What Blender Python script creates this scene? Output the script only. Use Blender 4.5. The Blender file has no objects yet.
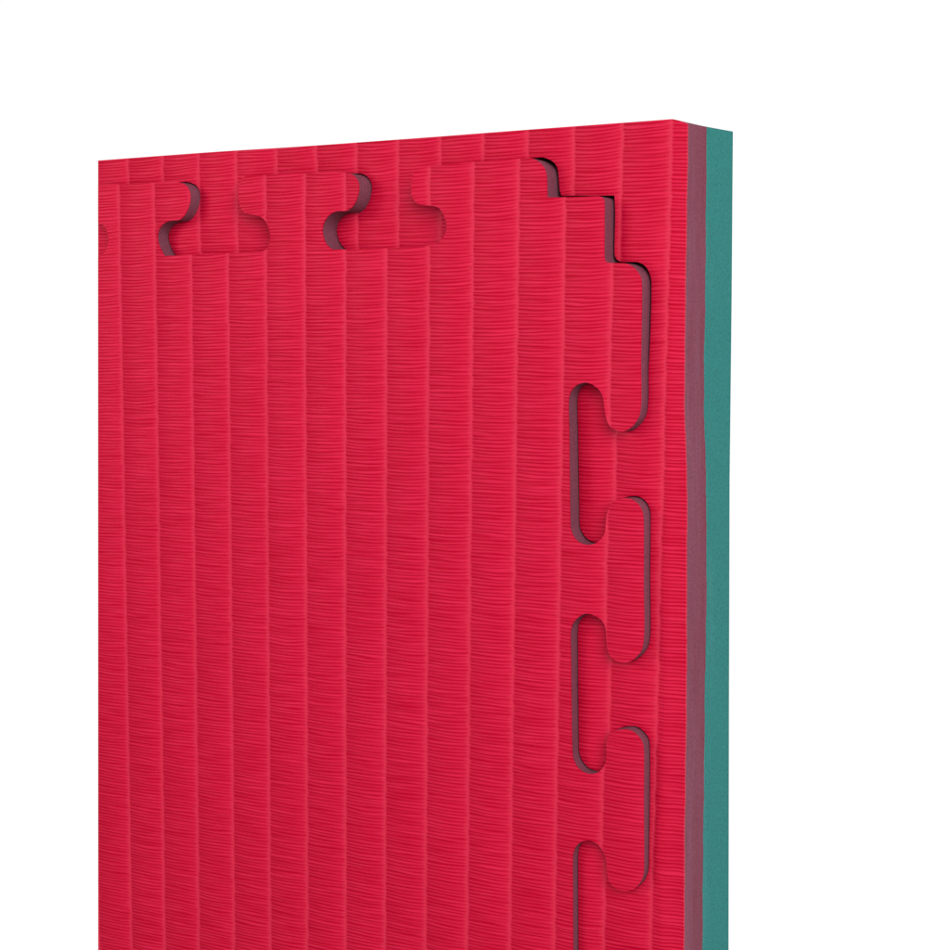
import bpy, bmesh, math
import numpy as np
from mathutils import Vector, Matrix
from mathutils.geometry import delaunay_2d_cdt
C = bpy.context.scene.collection
# measured outlines of the mat in millimetres: u to the right, v upwards; third value 1 = sharp corner
PANEL=[(-15.45, 60.9, 0), (-12.04, 62.83, 0), (-9.29, 66.29, 0), (-8.22, 69.79, 0), (-8.81, 73.84, 0), (-11.1, 76.94, 0), (-15.09, 78.85, 1), (-14.72, 97.34, 1), (18.9, 97.06, 0), (38.64, 96.51, 0), (43.26, 93.96, 0), (44.84, 90.33, 0), (44.21, 85.35, 0), (41.18, 80.39, 0), (37.41, 78.04, 0), (33.67, 78.17, 0), (29.0, 77.26, 0), (25.17, 74.49, 0), (23.63, 70.88, 0), (24.28, 67.2, 0), (25.9, 63.89, 0), (28.23, 60.81, 1), (60.07, 60.99, 0), (88.59, 61.47, 0), (91.58, 62.43, 0), (93.52, 67.12, 0), (92.86, 71.93, 0), (90.93, 75.6, 0), (87.92, 77.9, 0), (84.17, 78.85, 0), (79.19, 79.75, 0), (76.62, 81.53, 0), (74.85, 85.9, 0), (74.48, 90.7, 0), (75.99, 95.4, 0), (79.38, 97.62, 0), (88.95, 97.48, 0), (99.58, 97.56, 0), (122.7, 96.92, 0), (132.89, 96.68, 0), (139.5, 95.89, 0), (142.77, 93.71, 0), (144.37, 90.61, 0), (144.19, 86.92, 0), (142.72, 82.9, 0), (140.26, 79.97, 0), (136.95, 78.59, 0), (132.79, 78.93, 0), (128.6, 77.71, 0), (125.23, 74.77, 0), (123.67, 70.69, 0), (124.38, 66.57, 0), (126.47, 63.07, 0), (129.3, 61.13, 1), (136.02, 60.99, 0), (166.08, 60.91, 0), (180.34, 61.31, 0), (186.53, 62.29, 0), (189.64, 64.52, 0), (191.58, 67.76, 0), (191.57, 71.68, 0), (190.06, 75.03, 0), (188.12, 77.74, 0), (185.8, 78.81, 0), (181.1, 79.45, 0), (177.17, 80.15, 0), (174.83, 81.55, 0), (173.28, 84.27, 0), (172.91, 87.61, 0), (173.24, 91.55, 0), (174.79, 94.7, 0), (178.52, 96.39, 0), (185.13, 96.76, 0), (204.86, 97.61, 0), (227.84, 97.81, 0), (233.73, 97.79, 0), (235.8, 97.34, 0), (237.87, 96.02, 0), (239.94, 94.49, 0), (241.36, 92.4, 0), (242.01, 89.84, 0), (242.45, 80.33, 1), (258.4, 79.94, 0), (268.6, 79.58, 0), (269.5, 78.7, 0), (269.86, 68.76, 0), (270.17, 52.71, 0), (270.56, 51.77, 0), (272.11, 51.43, 0), (277.27, 51.31, 0), (280.02, 51.12, 0), (282.36, 50.18, 0), (284.73, 48.36, 0), (286.28, 46.56, 0), (287.31, 44.06, 0), (287.59, 39.48, 0), (287.56, 27.08, 0), (287.44, 10.21, 0), (287.57, -8.84, 0), (286.65, -14.12, 0), (284.49, -17.27, 0), (281.57, -19.6, 0), (279.09, -20.43, 0), (276.13, -19.95, 0), (273.61, -18.43, 0), (272.13, -16.66, 0), (271.35, -13.97, 0), (270.56, -9.91, 0), (270.06, -6.31, 0), (268.99, -3.62, 0), (266.5, -1.38, 0), (263.48, 0.14, 0), (260.94, 0.45, 0), (257.91, -0.36, 0), (255.36, -2.2, 0), (253.87, -4.74, 0), (253.36, -7.95, 0), (253.7, -24.64, 0), (253.88, -37.71, 0), (254.28, -56.06, 0), (254.72, -63.93, 0), (256.05, -66.62, 0), (258.11, -68.82, 0), (260.93, -69.93, 0), (264.45, -69.94, 0), (266.99, -69.01, 0), (269.47, -67.04, 0), (271.22, -64.42, 0), (271.7, -59.8, 0), (272.15, -56.14, 0), (273.41, -52.45, 0), (275.85, -50.05, 0), (279.85, -49.05, 0), (283.28, -49.02, 0), (285.77, -50.28, 0), (287.98, -52.66, 0), (288.98, -55.31, 0), (289.3, -59.48, 0), (289.53, -83.5, 0), (289.77, -109.35, 0), (288.79, -114.19, 0), (286.38, -117.19, 0), (284.42, -118.85, 0), (281.31, -119.92, 0), (277.99, -119.79, 0), (274.93, -118.51, 0), (273.15, -116.26, 0), (272.59, -113.03, 0), (272.33, -109.73, 0), (271.82, -105.14, 0), (270.26, -102.51, 0), (267.22, -100.92, 0), (263.16, -99.97, 0), (260.07, -101.05, 0), (257.55, -103.1, 0), (255.51, -105.83, 0), (254.9, -108.89, 0), (255.08, -122.87, 0), (255.45, -143.41, 0), (255.84, -157.9, 0), (256.27, -164.46, 0), (257.71, -167.54, 0), (260.03, -169.84, 0), (263.65, -170.9, 0), (267.2, -170.49, 0), (270.23, -168.33, 0), (272.28, -165.28, 0), (272.72, -160.59, 0), (272.92, -154.96, 0), (274.67, -151.54, 0), (277.67, -149.92, 0), (282.7, -149.04, 0), (285.16, -149.63, 0), (287.68, -151.39, 0), (289.67, -153.91, 0), (290.22, -157.07, 0), (290.52, -178.89, 0), (290.85, -208.73, 0), (290.64, -211.85, 0), (289.58, -214.93, 0), (287.67, -217.62, 0), (285.12, -219.5, 0), (280.98, -220.49, 0), (276.89, -219.59, 0), (274.42, -217.32, 0), (273.42, -213.23, 0), (272.84, -207.21, 0), (271.17, -203.81, 0), (268.54, -201.39, 0), (265.13, -200.43, 0), (261.17, -201.46, 0), (258.29, -203.91, 0), (256.83, -207.19, 0), (256.51, -210.49, 0), (256.67, -228.53, 0), (256.91, -251.16, 0), (257.08, -263.86, 0), (257.7, -267.39, 0), (259.7, -270.19, 0), (263.67, -272.59, 0), (267.93, -271.98, 0), (271.96, -268.25, 0), (273.37, -262.57, 0), (273.8, -255.73, 0), (275.71, -251.78, 0), (280.03, -249.42, 0), (285.29, -249.13, 0), (289.11, -251.09, 0), (291.04, -254.29, 0), (291.32, -258.24, 0), (291.71, -300.6, 1)]
HOLE=[(220.82, 98.69, 0), (231.68, 98.75, 0), (235.85, 98.78, 0), (239.61, 97.41, 0), (242.08, 95.63, 0), (243.38, 93.01, 0), (243.79, 89.36, 0), (244.57, 82.79, 0), (245.22, 81.63, 1), (254.6, 81.3, 0), (270.81, 80.66, 1), (271.27, 72.77, 0), (271.15, 61.57, 0), (271.44, 54.38, 0), (273.08, 52.59, 0), (277.87, 52.08, 0), (282.25, 51.89, 0), (285.41, 50.41, 0), (287.4, 47.87, 0), (288.61, 44.29, 0), (288.76, 39.68, 0), (288.65, 27.18, 0), (288.25, 10.18, 0)]
SINK=[(242.4, 85.7, 7.8), (269.7, 65.4, 7.42), (287.5, 39.7, 6.91), (287.6, -6.7, 5.91), (253.4, -7.3, 7.46), (253.9, -50.8, 8.09), (289.4, -79.2, 5.34), (255.1, -130.1, 5.7), (290.4, -178.9, 5.27), (256.7, -228.5, 4.07), (290.8, -205.2, 3.64), (144.3, 88.0, 9.29), (123.7, 69.4, 11.26), (44.9, 90.1, 6.32), (23.6, 71.3, 7.45)]
IDX=[0.01854, 43.79012, 0.17406, -2.59363, 0.17052]
LEFT=[[-21.04, 111.1], [-21.31, 98.66], [-21.73, 79.82], [-22.13, 61.42]]
CAM={'f': 1694.31, 'loc': [0.58531, -0.65831, 0.01431], 'r': [0.866763, 0.498718, 0.001326], 'u': [-0.03782, 0.063078, 0.997292], 'b': [0.497284, -0.864466, 0.073535]}
FRONT = .24
LIGHTS = [('key_softbox', (1.4, -1.2, .6), (.2, 0, 0), (1.2, 1.2), 27.),
          ('front_softbox', (.25, -1.2, .1), (.2, 0, 0), (.7, .7), 2.5),
          ('left_softbox', (-.8, -1.0, .4), (.2, 0, 0), (.5, .5), 6.)]

# ----------------------------------------------------------------- curves
def resample(pts, step=0.9, smooth=3):
    """Catmull-Rom through the points (mm), kept sharp at points flagged 1."""
    n = len(pts); out = []; pin = []
    for i in range(n - 1):
        p1 = np.array(pts[i][:2]); p2 = np.array(pts[i+1][:2])
        p0 = np.array(pts[i-1][:2]) if i > 0 and not pts[i][2] else 2*p1 - p2
        p3 = np.array(pts[i+2][:2]) if i < n-2 and not pts[i+1][2] else 2*p2 - p1
        a = .5
        t0 = 0; t1 = t0 + np.linalg.norm(p1-p0)**a; t2 = t1 + np.linalg.norm(p2-p1)**a; t3 = t2 + np.linalg.norm(p3-p2)**a
        k = max(1, int(round(np.linalg.norm(p2-p1)/step)))
        for j in range(k):
            t = t1 + (t2-t1)*j/k
            A1 = (t1-t)/(t1-t0)*p0 + (t-t0)/(t1-t0)*p1
            A2 = (t2-t)/(t2-t1)*p1 + (t-t1)/(t2-t1)*p2
            A3 = (t3-t)/(t3-t2)*p2 + (t-t2)/(t3-t2)*p3
            B1 = (t2-t)/(t2-t0)*A1 + (t-t0)/(t2-t0)*A2
            B2 = (t3-t)/(t3-t1)*A2 + (t-t1)/(t3-t1)*A3
            out.append((t2-t)/(t2-t1)*B1 + (t-t1)/(t2-t1)*B2)
            pin.append(j == 0 and bool(pts[i][2]))
    out.append(np.array(pts[-1][:2])); pin.append(True); pin[0] = True
    out = np.array(out); pin = np.array(pin)
    for _ in range(smooth):
        m = out.copy(); m[1:-1] = .5*out[1:-1] + .25*(out[:-2] + out[2:])
        out = np.where(pin[:, None], out, m)
    return out

def offset(c):
    """push the panel's outline outwards by the cutting gap, wider at upper right corners"""
    t = np.empty_like(c); t[1:-1] = c[2:] - c[:-2]; t[0] = c[1]-c[0]; t[-1] = c[-1]-c[-2]
    t /= np.linalg.norm(t, axis=1)[:, None]
    nrm = np.stack([-t[:, 1], t[:, 0]], 1)
    s = np.clip(nrm @ np.array([.7071, .7071]), 0, 1)
    g = .12 + .75*s**2
    return c + nrm*g[:, None]

SN = np.array(SINK + [(162., 70., 10.)])
def sink(u, v):
    """how far the border sits back from the panel's face, mm"""
    w = 1/((u-SN[:, 0])**2 + (v-SN[:, 1])**2 + 400.)**1.5
    return float((w*SN[:, 2]).sum()/w.sum())
def sstep(x):
    x = min(1, max(0, x)); return x*x*(3-2*x)

# ----------------------------------------------------------------- slabs
def slabs(polys, levels, root, names, mats, grid=7.0, rim=None):
    """polys: closed outlines (u, v) in mm; levels: depth/shift functions; consecutive levels bound one layer"""
    pts = []; edges = []
    for poly in polys:
        o = len(pts); pts += [Vector(q) for q in poly]
        edges += [(o+i, o+(i+1) % len(poly)) for i in range(len(poly))]
    arr = [np.array(q) for q in polys]
    def inside(x, y):
        c = False
        for q in arr:
            x0, y0 = q[:, 0], q[:, 1]; x1, y1 = np.roll(x0, -1), np.roll(y0, -1)
            m = ((y0 > y) != (y1 > y))
            xs = x0[m] + (y-y0[m])/(y1[m]-y0[m])*(x1[m]-x0[m])
            if (xs > x).sum() % 2: c = not c
        return c
    allp = np.concatenate(arr)
    us, vs = allp[:, 0], allp[:, 1]
    gu = list(np.arange(us.min()+grid*.63, us.max(), grid)) + [297.6, 300., 302.]
    for x in gu:
        for y in np.arange(vs.min()+grid*.37, vs.max(), grid):
            if ((us-x)**2 + (vs-y)**2).min() > .6**2 and inside(x, y): pts.append(Vector((float(x), float(y))))
    if rim is not None:                               # rows of points beside the cut edge, for its rounding
        t = rim[2::2] - rim[:-2:2]; t /= np.linalg.norm(t, axis=1)[:, None] + 1e-9
        mid = (rim[2::2] + rim[:-2:2])/2
        for dd in (.8, 1.7, 2.8, 4.2):
            prev = None
            for (x, y), (tx, ty) in zip(mid, t):
                x, y = x - ty*dd, y + tx*dd
                if prev and math.hypot(x-prev[0], y-prev[1]) < .9: continue
                if ((us-x)**2 + (vs-y)**2).min() > (dd*.85)**2 and inside(x, y): pts.append(Vector((float(x), float(y)))); prev = (x, y)
    V, E, F0, _, _, _ = delaunay_2d_cdt(pts, edges, [], 0, 1e-4, False)
    V = [(q.x, q.y) for q in V]; F = []
    for f in F0:
        cx = sum(V[i][0] for i in f)/len(f); cy = sum(V[i][1] for i in f)/len(f)
        if not inside(cx, cy): continue
        ids = list(f)
        A2 = sum(V[ids[i]][0]*V[ids[(i+1) % len(ids)]][1] - V[ids[(i+1) % len(ids)]][0]*V[ids[i]][1] for i in range(len(ids)))
        if abs(A2) < 1e-7: continue
        if A2 < 0: ids.reverse()                  # normal towards -Y, the camera side
        F.append(ids)
    cnt = {}
    for ids in F:
        for i in range(len(ids)):
            e = (ids[i], ids[(i+1) % len(ids)]); cnt[e] = 1
    border = [e for e in cnt if (e[1], e[0]) not in cnt]
    n = len(V); out = []
    for k, name in enumerate(names):
        la, lb = levels[k]
        pts = [la(u, v) for u, v in V] + [lb(u, v) for u, v in V]
        pts = [(x*.001, y*.001, z*.001) for x, y, z in pts]
        faces = [tuple(f) for f in F] + [tuple(n+i for i in reversed(f)) for f in F] + [(e[1], e[0], n+e[0], n+e[1]) for e in border]
        me = bpy.data.meshes.new(name); me.from_pydata(pts, [], faces)
        me.polygons.foreach_set('use_smooth', [True]*len(faces))
        bm = bmesh.new(); bm.from_mesh(me)
        for e in bm.edges:
            if len(e.link_faces) == 2 and e.calc_face_angle(0) > math.radians(38): e.smooth = False
        bm.to_mesh(me); bm.free()
        uvl = me.uv_layers.new(name='ribs')
        vv = V + V; c = IDX
        for lp in me.loops:
            u, v = vv[lp.vertex_index]; u *= .001; v *= .001
            uvl.data[lp.index].uv = (c[0] + c[1]*u + c[2]*v + c[3]*u*v + c[4]*u*u, v*1000)
        me.materials.append(mats[k])
        o = bpy.data.objects.new(name, me); C.objects.link(o); o.parent = root; out.append(o)
    return out

# ----------------------------------------------------------------- materials
def mat(name):
    m = bpy.data.materials.new(name); m.use_nodes = True
    nt = m.node_tree; nt.nodes.clear()
    o = nt.nodes.new('ShaderNodeOutputMaterial'); b = nt.nodes.new('ShaderNodeBsdfPrincipled')
    nt.links.new(b.outputs[0], o.inputs[0])
    return m, nt, b
class N:
    def __init__(s, nt): s.nt = nt
    def new(s, t, **k):
        n = s.nt.nodes.new(t)
        for a, b in k.items(): setattr(n, a, b)
        return n
    def put(s, sock, v):
        if hasattr(v, 'is_output') or isinstance(v, bpy.types.NodeSocket): s.nt.links.new(v, sock)
        elif v is not None: sock.default_value = v
    def m(s, op, a, b=None, c=None, clamp=False):
        n = s.new('ShaderNodeMath', operation=op, use_clamp=clamp)
        s.put(n.inputs[0], a)
        if b is not None: s.put(n.inputs[1], b)
        if c is not None: s.put(n.inputs[2], c)
        return n.outputs[0]
    def xyz(s, x, y, z=0.):
        n = s.new('ShaderNodeCombineXYZ'); s.put(n.inputs[0], x); s.put(n.inputs[1], y); s.put(n.inputs[2], z); return n.outputs[0]
    def noise(s, vec, scale=1., detail=2., rough=.5, dist=0.):
        n = s.new('ShaderNodeTexNoise'); s.put(n.inputs['Vector'], vec)
        n.inputs['Scale'].default_value = scale; n.inputs['Detail'].default_value = detail
        n.inputs['Roughness'].default_value = rough; n.inputs['Distortion'].default_value = dist
        return n.outputs['Fac']
    def range(s, v, a, b, c=0., d=1., smooth=False):
        n = s.new('ShaderNodeMapRange'); n.clamp = True
        if smooth: n.interpolation_type = 'SMOOTHSTEP'
        s.put(n.inputs[0], v)
        for i, x in enumerate((a, b, c, d)): s.put(n.inputs[i+1], x)
        return n.outputs[0]
    def mix(s, f, a, b):
        n = s.new('ShaderNodeMix', data_type='RGBA')
        s.put(n.inputs[0], f); s.put(n.inputs[6], a); s.put(n.inputs[7], b); return n.outputs[2]

def tatami():
    m, nt, b = mat('red_tatami_emboss'); k = N(nt)
    uv = k.new('ShaderNodeUVMap', uv_map='ribs').outputs[0]
    sp = k.new('ShaderNodeSeparateXYZ'); nt.links.new(uv, sp.inputs[0])
    ix, v = sp.outputs[0], sp.outputs[1]
    wob = k.noise(k.xyz(k.m('MULTIPLY', ix, .7), k.m('MULTIPLY', v, .16)), 1., 2.)
    ixw = k.m('ADD', ix, k.m('MULTIPLY', k.m('SUBTRACT', wob, .5), .07))
    col = k.m('FLOOR', ixw); fu = k.m('FRACT', ixw)
    seed = k.m('MULTIPLY', col, 7.31)
    # strands bow downwards inside a column and rise again at its right seam
    cx = k.m('SUBTRACT', fu, .42)
    bow = k.m('MULTIPLY', k.m('MULTIPLY', cx, cx), 1.9)
    bowvar = k.range(k.noise(k.xyz(seed, k.m('MULTIPLY', v, .045)), 1., 1.), .3, .7, .35, 1.35)
    vb = k.m('SUBTRACT', v, k.m('MULTIPLY', bow, bowvar))
    w1 = k.noise(k.xyz(k.m('ADD', k.m('MULTIPLY', fu, .8), seed), k.m('MULTIPLY', vb, .16)), 1., 1.)
    w2 = k.noise(k.xyz(k.m('ADD', k.m('MULTIPLY', fu, .9), seed), k.m('MULTIPLY', vb, .42), 3.3), 1., 1.)
    vd = k.m('ADD', vb, k.m('ADD', k.m('MULTIPLY', k.m('SUBTRACT', w1, .5), 1.5), k.m('MULTIPLY', k.m('SUBTRACT', w2, .5), 1.25)))
    ph = k.m('MULTIPLY', vd, 2*math.pi/1.6)
    s1 = k.m('ADD', k.m('MULTIPLY', k.m('SINE', ph), .5), .5)
    n1 = k.noise(k.xyz(k.m('ADD', k.m('MULTIPLY', fu, .8), seed), k.m('MULTIPLY', vd, .95), 9.), 1., 2., .6)
    stroke = k.m('ADD', k.m('MULTIPLY', k.m('POWER', s1, .48), .62), k.m('MULTIPLY', k.range(n1, .3, .7), .44))
    # the strands fade out on the raised seam between two columns
    edge = k.m('MINIMUM', k.m('MULTIPLY', fu, 2.2), k.m('MULTIPLY', k.m('SUBTRACT', 1., fu), .75))
    sv = k.range(k.noise(k.xyz(seed, k.m('MULTIPLY', v, .5), 5.), 1., 2.), .3, .7, .05, .14)
    seam = k.m('SUBTRACT', 1., k.range(edge, .0, sv, smooth=True))
    fadeR = k.range(fu, .62, 1., 0., .5)  # strands weaken and colour lightens to the right, painting in light on that side
    body = k.m('SUBTRACT', 1., k.m('MAXIMUM', k.m('MULTIPLY', seam, .62), fadeR))
    strk = k.m('ADD', k.m('MULTIPLY', stroke, body), k.m('MULTIPLY', k.m('SUBTRACT', 1., body), .85))
    bulge = k.m('MULTIPLY', k.m('MULTIPLY', fu, k.m('SUBTRACT', 1., fu)), 4.)
    fine = k.noise(k.xyz(k.m('MULTIPLY', ix, 60.), k.m('MULTIPLY', v, 3.)), 1., 3., .6)
    h = k.m('ADD', k.m('MULTIPLY', strk, STROKE), k.m('ADD', k.m('MULTIPLY', bulge, BULGE), k.m('MULTIPLY', fine, .04)))
    h = k.m('ADD', h, k.m('MULTIPLY', seam, SEAMH))
    bp = k.new('ShaderNodeBump'); bp.inputs['Strength'].default_value = 1.; bp.inputs['Distance'].default_value = .001
    nick = k.range(k.noise(k.xyz(k.m('MULTIPLY', ix, 9.), k.m('MULTIPLY', v, .42), 21.), 1., 1., .5), .80, .86)
    h = k.m('SUBTRACT', h, k.m('MULTIPLY', nick, .45))
    nt.links.new(h, bp.inputs['Height']); nt.links.new(bp.outputs[0], b.inputs['Normal'])
    mott = k.noise(k.xyz(k.m('MULTIPLY', ix, .35), k.m('MULTIPLY', v, .012), 2.), 1., 3.)
    c = k.mix(k.m('ADD', k.range(strk, .40, .98), k.m('MULTIPLY', k.m('SUBTRACT', fine, .5), .5), clamp=True), G_COL, R_COL)  # groove colour: pressed foam's deeper red plus shade painted between the strands
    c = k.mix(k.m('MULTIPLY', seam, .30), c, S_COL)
    hs = k.new('ShaderNodeHueSaturation'); nt.links.new(c, hs.inputs['Color'])
    k.put(hs.inputs['Value'], k.range(mott, .3, .7, .98, 1.02))
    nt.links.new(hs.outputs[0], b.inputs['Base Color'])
    b.inputs['Roughness'].default_value = .42
    b.inputs['Specular IOR Level'].default_value = SPEC
    return m

def foam(name, ca, cb, speck, streak):
    m, nt, b = mat(name); k = N(nt)
    g = k.new('ShaderNodeTexCoord').outputs['Object']
    sp = k.new('ShaderNodeSeparateXYZ'); nt.links.new(g, sp.inputs[0])
    x = k.m('ADD', sp.outputs[0], sp.outputs[1]); z = sp.outputs[2]; y = sp.outputs[1]
    st = k.noise(k.xyz(k.m('MULTIPLY', x, 900.), k.m('MULTIPLY', z, 28.)), 1., 3., .6)
    gr = k.noise(k.xyz(k.m('MULTIPLY', x, 1300.), k.m('MULTIPLY', z, 1100.), k.m('MULTIPLY', y, 1300.)), 1., 3., .65)
    big = k.noise(k.xyz(k.m('MULTIPLY', x, 90.), k.m('MULTIPLY', z, 14.)), 1., 2.)
    pore = k.range(k.noise(g, 700., 2., .5), .30, .36, 1., 0.)
    c = k.mix(k.range(k.m('ADD', k.m('ADD', k.m('MULTIPLY', st, streak), k.m('MULTIPLY', big, 1-streak)), k.m('MULTIPLY', k.m('SUBTRACT', y, .018), 9.)), .35, .65), ca, cb)
    hs = k.new('ShaderNodeHueSaturation'); nt.links.new(c, hs.inputs['Color'])
    k.put(hs.inputs['Value'], k.range(gr, .3, .7, 1-speck, 1+speck))
    c2 = k.mix(k.m('MULTIPLY', pore, .45), hs.outputs[0], tuple(q*.35 for q in ca[:3]) + (1,))
    nt.links.new(c2, b.inputs['Base Color'])
    bp = k.new('ShaderNodeBump'); bp.inputs['Strength'].default_value = .6; bp.inputs['Distance'].default_value = .0004
    k.put(bp.inputs['Height'], k.m('ADD', gr, k.m('MULTIPLY', st, .5))); nt.links.new(bp.outputs[0], b.inputs['Normal'])
    b.inputs['Roughness'].default_value = .9; b.inputs['Specular IOR Level'].default_value = .15
    return m

STROKE, BULGE, SEAMH, SPEC = .19, 1.5, .04, .08
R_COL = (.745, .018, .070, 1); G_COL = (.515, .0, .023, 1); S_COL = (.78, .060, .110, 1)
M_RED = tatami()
M_CORE = foam('cut_red_foam', (.238, .074, .116, 1), (.208, .045, .072, 1), .26, .6)
M_GREEN = foam('cut_green_foam', (.064, .262, .246, 1), (.030, .212, .198, 1), .28, .55)

# ----------------------------------------------------------------- the mats
def root(name, label, cat):
    o = bpy.data.objects.new(name, None); o.empty_display_size = .05; C.objects.link(o)
    o.location = (0, 0, 0); o['label'] = label; o['category'] = cat
    return o

curve = resample(PANEL)                       # slot at the left end, then top, corner, right side
i7 = int(np.argmin(np.linalg.norm(curve - np.array(PANEL[7][:2]), axis=1)))   # upper left corner of the panel
VB = -385.
panel_poly = [tuple(q) for q in curve]
panel_poly += [(panel_poly[-1][0], VB), (-24.2, VB)]

mat_root = root('puzzle_mat', 'large red tatami textured mat panel with interlocking tabs, standing proud inside the border strip', 'exercise mat')
RIM = None
def rimdrop(u, v):
    d = math.sqrt(float((((RIM[:, 0]-u)**2 + (RIM[:, 1]-v)**2)).min()))
    return 0.7*math.exp(-(d/1.9)**1.4) if d < 8 else 0.
P0 = lambda d: (lambda u, v: (u, d, v))
slabs([panel_poly],
      [(P0(0), P0(.75)), (P0(.77), P0(23.)), (P0(23.02), P0(51.))],
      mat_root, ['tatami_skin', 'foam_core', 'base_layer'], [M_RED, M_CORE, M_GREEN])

inner = offset(curve[i7:]); hole = resample([tuple(q) for q in HOLE], smooth=2)
ia = int(np.argmin(np.linalg.norm(inner - hole[0], axis=1))); ib = int(np.argmin(np.linalg.norm(inner - hole[-1], axis=1)))
inner = np.concatenate([inner[:ia-3], hole, inner[ib+3:]])
RIM = np.concatenate([inner, offset(curve[:i7])])
FR = [(-300, 307.), (-245, 307.), (-222, 307.1), (-192, 306.6), (-170, 306.5), (-143, 306.5), (-92, 306.), (-49, 305.5), (-34, 304.9), (-24, 304.4), (-11, 303.8), (10, 303.6), (35, 303.4), (77, 303.5), (109.3, 303.6)]
MD = [(-300, 307.), (-250, 306.7), (-214, 306.4), (-192, 306.5), (-165, 306.7), (-129, 306.5), (-94, 306.7), (-42, 306.), (-24, 305.3), (-11, 304.6), (10, 304.3), (35, 304.5), (70, 304.5), (109.3, 304.5)]
BK = [(-310, 308.6), (-259, 308.2), (-143, 306.9), (-44, 305.9), (37, 305.8), (111, 305.4)]
def ip(L, v):
    a = np.array(L); return float(np.interp(v, a[:, 0], a[:, 1]))
def wob(v, s): return .10*math.sin(v*.21+s) + .06*math.sin(v*.53+2*s) + .05*math.sin(v*1.1+3*s)
right = [(ip(FR, v), v) for v in np.arange(109.2, VB, -3.)] + [(ip(FR, VB), VB)]
outer = [(-21.04, 111.1)] + [(float(a), 111.15) for a in np.arange(0, 297, 12.)] + [(297.6, 111.2), (300.5, 110.5)] + right
border_poly = outer + [(float(inner[-1][0]), VB)] + [tuple(map(float, q)) for q in inner[::-1]] + [(-21.3, float(inner[0][1])+.3)]
isl = offset(curve[:i7])[: -1]
isl = [tuple(map(float, q)) for q in isl if q[1] < 78.9]
k7 = [q for q in isl]
island = [(-22.1, 61.2)] + k7 + [(-14.9, 79.6), (-21.7, 79.9)]
def lev(k, extra):
    def f(u, v):
        w = sstep((u-298.)/5.5); roll = 2.3*sstep((u-297.)/7.)
        z = sink(u, v) + roll + rimdrop(u, v) + extra if k == 0 else (29.+extra if k == 1 else 57.)
        du = 0; dv = 0; wv = sstep((v-100.)/9.)
        if k == 0: du = w*wob(v, 1.)*.7
        if k == 1: du = w*(ip(MD, v)-ip(FR, v) + wob(v, 2.)); dv = .7*w*wv; z += w*(.22*math.sin(v*.05) + .05*math.sin(v*.6))
        if k == 2: du = w*(ip(BK, v)-ip(FR, v)); dv = 1.8*w*wv
        return (u+du, z, v+dv)
    return f
strip_root = root('border_strip', 'red and green edge strip framing the top and right side of the mat panel', 'mat border')
slabs([border_poly, island],
      [(lev(0, 0), lev(0, 1.1)), (lev(0, 1.12), lev(1, 0)), (lev(1, .02), lev(2, 0))],
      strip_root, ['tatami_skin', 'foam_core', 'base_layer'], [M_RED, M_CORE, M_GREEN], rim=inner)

# ----------------------------------------------------------------- camera
cd = bpy.data.cameras.new('camera'); cam = bpy.data.objects.new('camera', cd); C.objects.link(cam)
cd.sensor_width = 36.; cd.sensor_fit = 'HORIZONTAL'; cd.lens = 36.*CAM['f']/950.
r, u, b = CAM['r'], CAM['u'], CAM['b']
cam.matrix_world = Matrix(((r[0], u[0], b[0], CAM['loc'][0]), (r[1], u[1], b[1], CAM['loc'][1]), (r[2], u[2], b[2], CAM['loc'][2]), (0, 0, 0, 1)))
cd.clip_start = .01; cd.clip_end = 100.
bpy.context.scene.camera = cam

# ----------------------------------------------------------------- light: white studio, bright behind, dim in front, soft boxes
w = bpy.data.worlds.new('World'); bpy.context.scene.world = w; w.use_nodes = True
nt = w.node_tree; nt.nodes.clear(); k = N(nt)
g = k.new('ShaderNodeTexCoord').outputs['Generated']
sp = k.new('ShaderNodeSeparateXYZ'); nt.links.new(g, sp.inputs[0])
f = k.range(sp.outputs[1], -.05, .25, FRONT, 1.03, smooth=True)
bg = k.new('ShaderNodeBackground'); k.put(bg.inputs['Color'], (1, 1, 1, 1)); k.put(bg.inputs['Strength'], f)
ow = k.new('ShaderNodeOutputWorld'); nt.links.new(bg.outputs[0], ow.inputs[0])
def softbox(name, loc, target, size, power, color=(1, 1, 1)):
    l = bpy.data.lights.new(name, 'AREA'); l.shape = 'RECTANGLE'; l.size, l.size_y = size; l.energy = power; l.color = color
    o = bpy.data.objects.new(name, l); C.objects.link(o); o.location = loc
    d = Vector(target) - Vector(loc); o.rotation_euler = d.to_track_quat('-Z', 'Y').to_euler()
for q in LIGHTS: softbox(*q)
sc = bpy.context.scene
sc.view_settings.view_transform = 'Standard'; sc.view_settings.look = 'None'; sc.view_settings.exposure = 0; sc.view_settings.gamma = 1
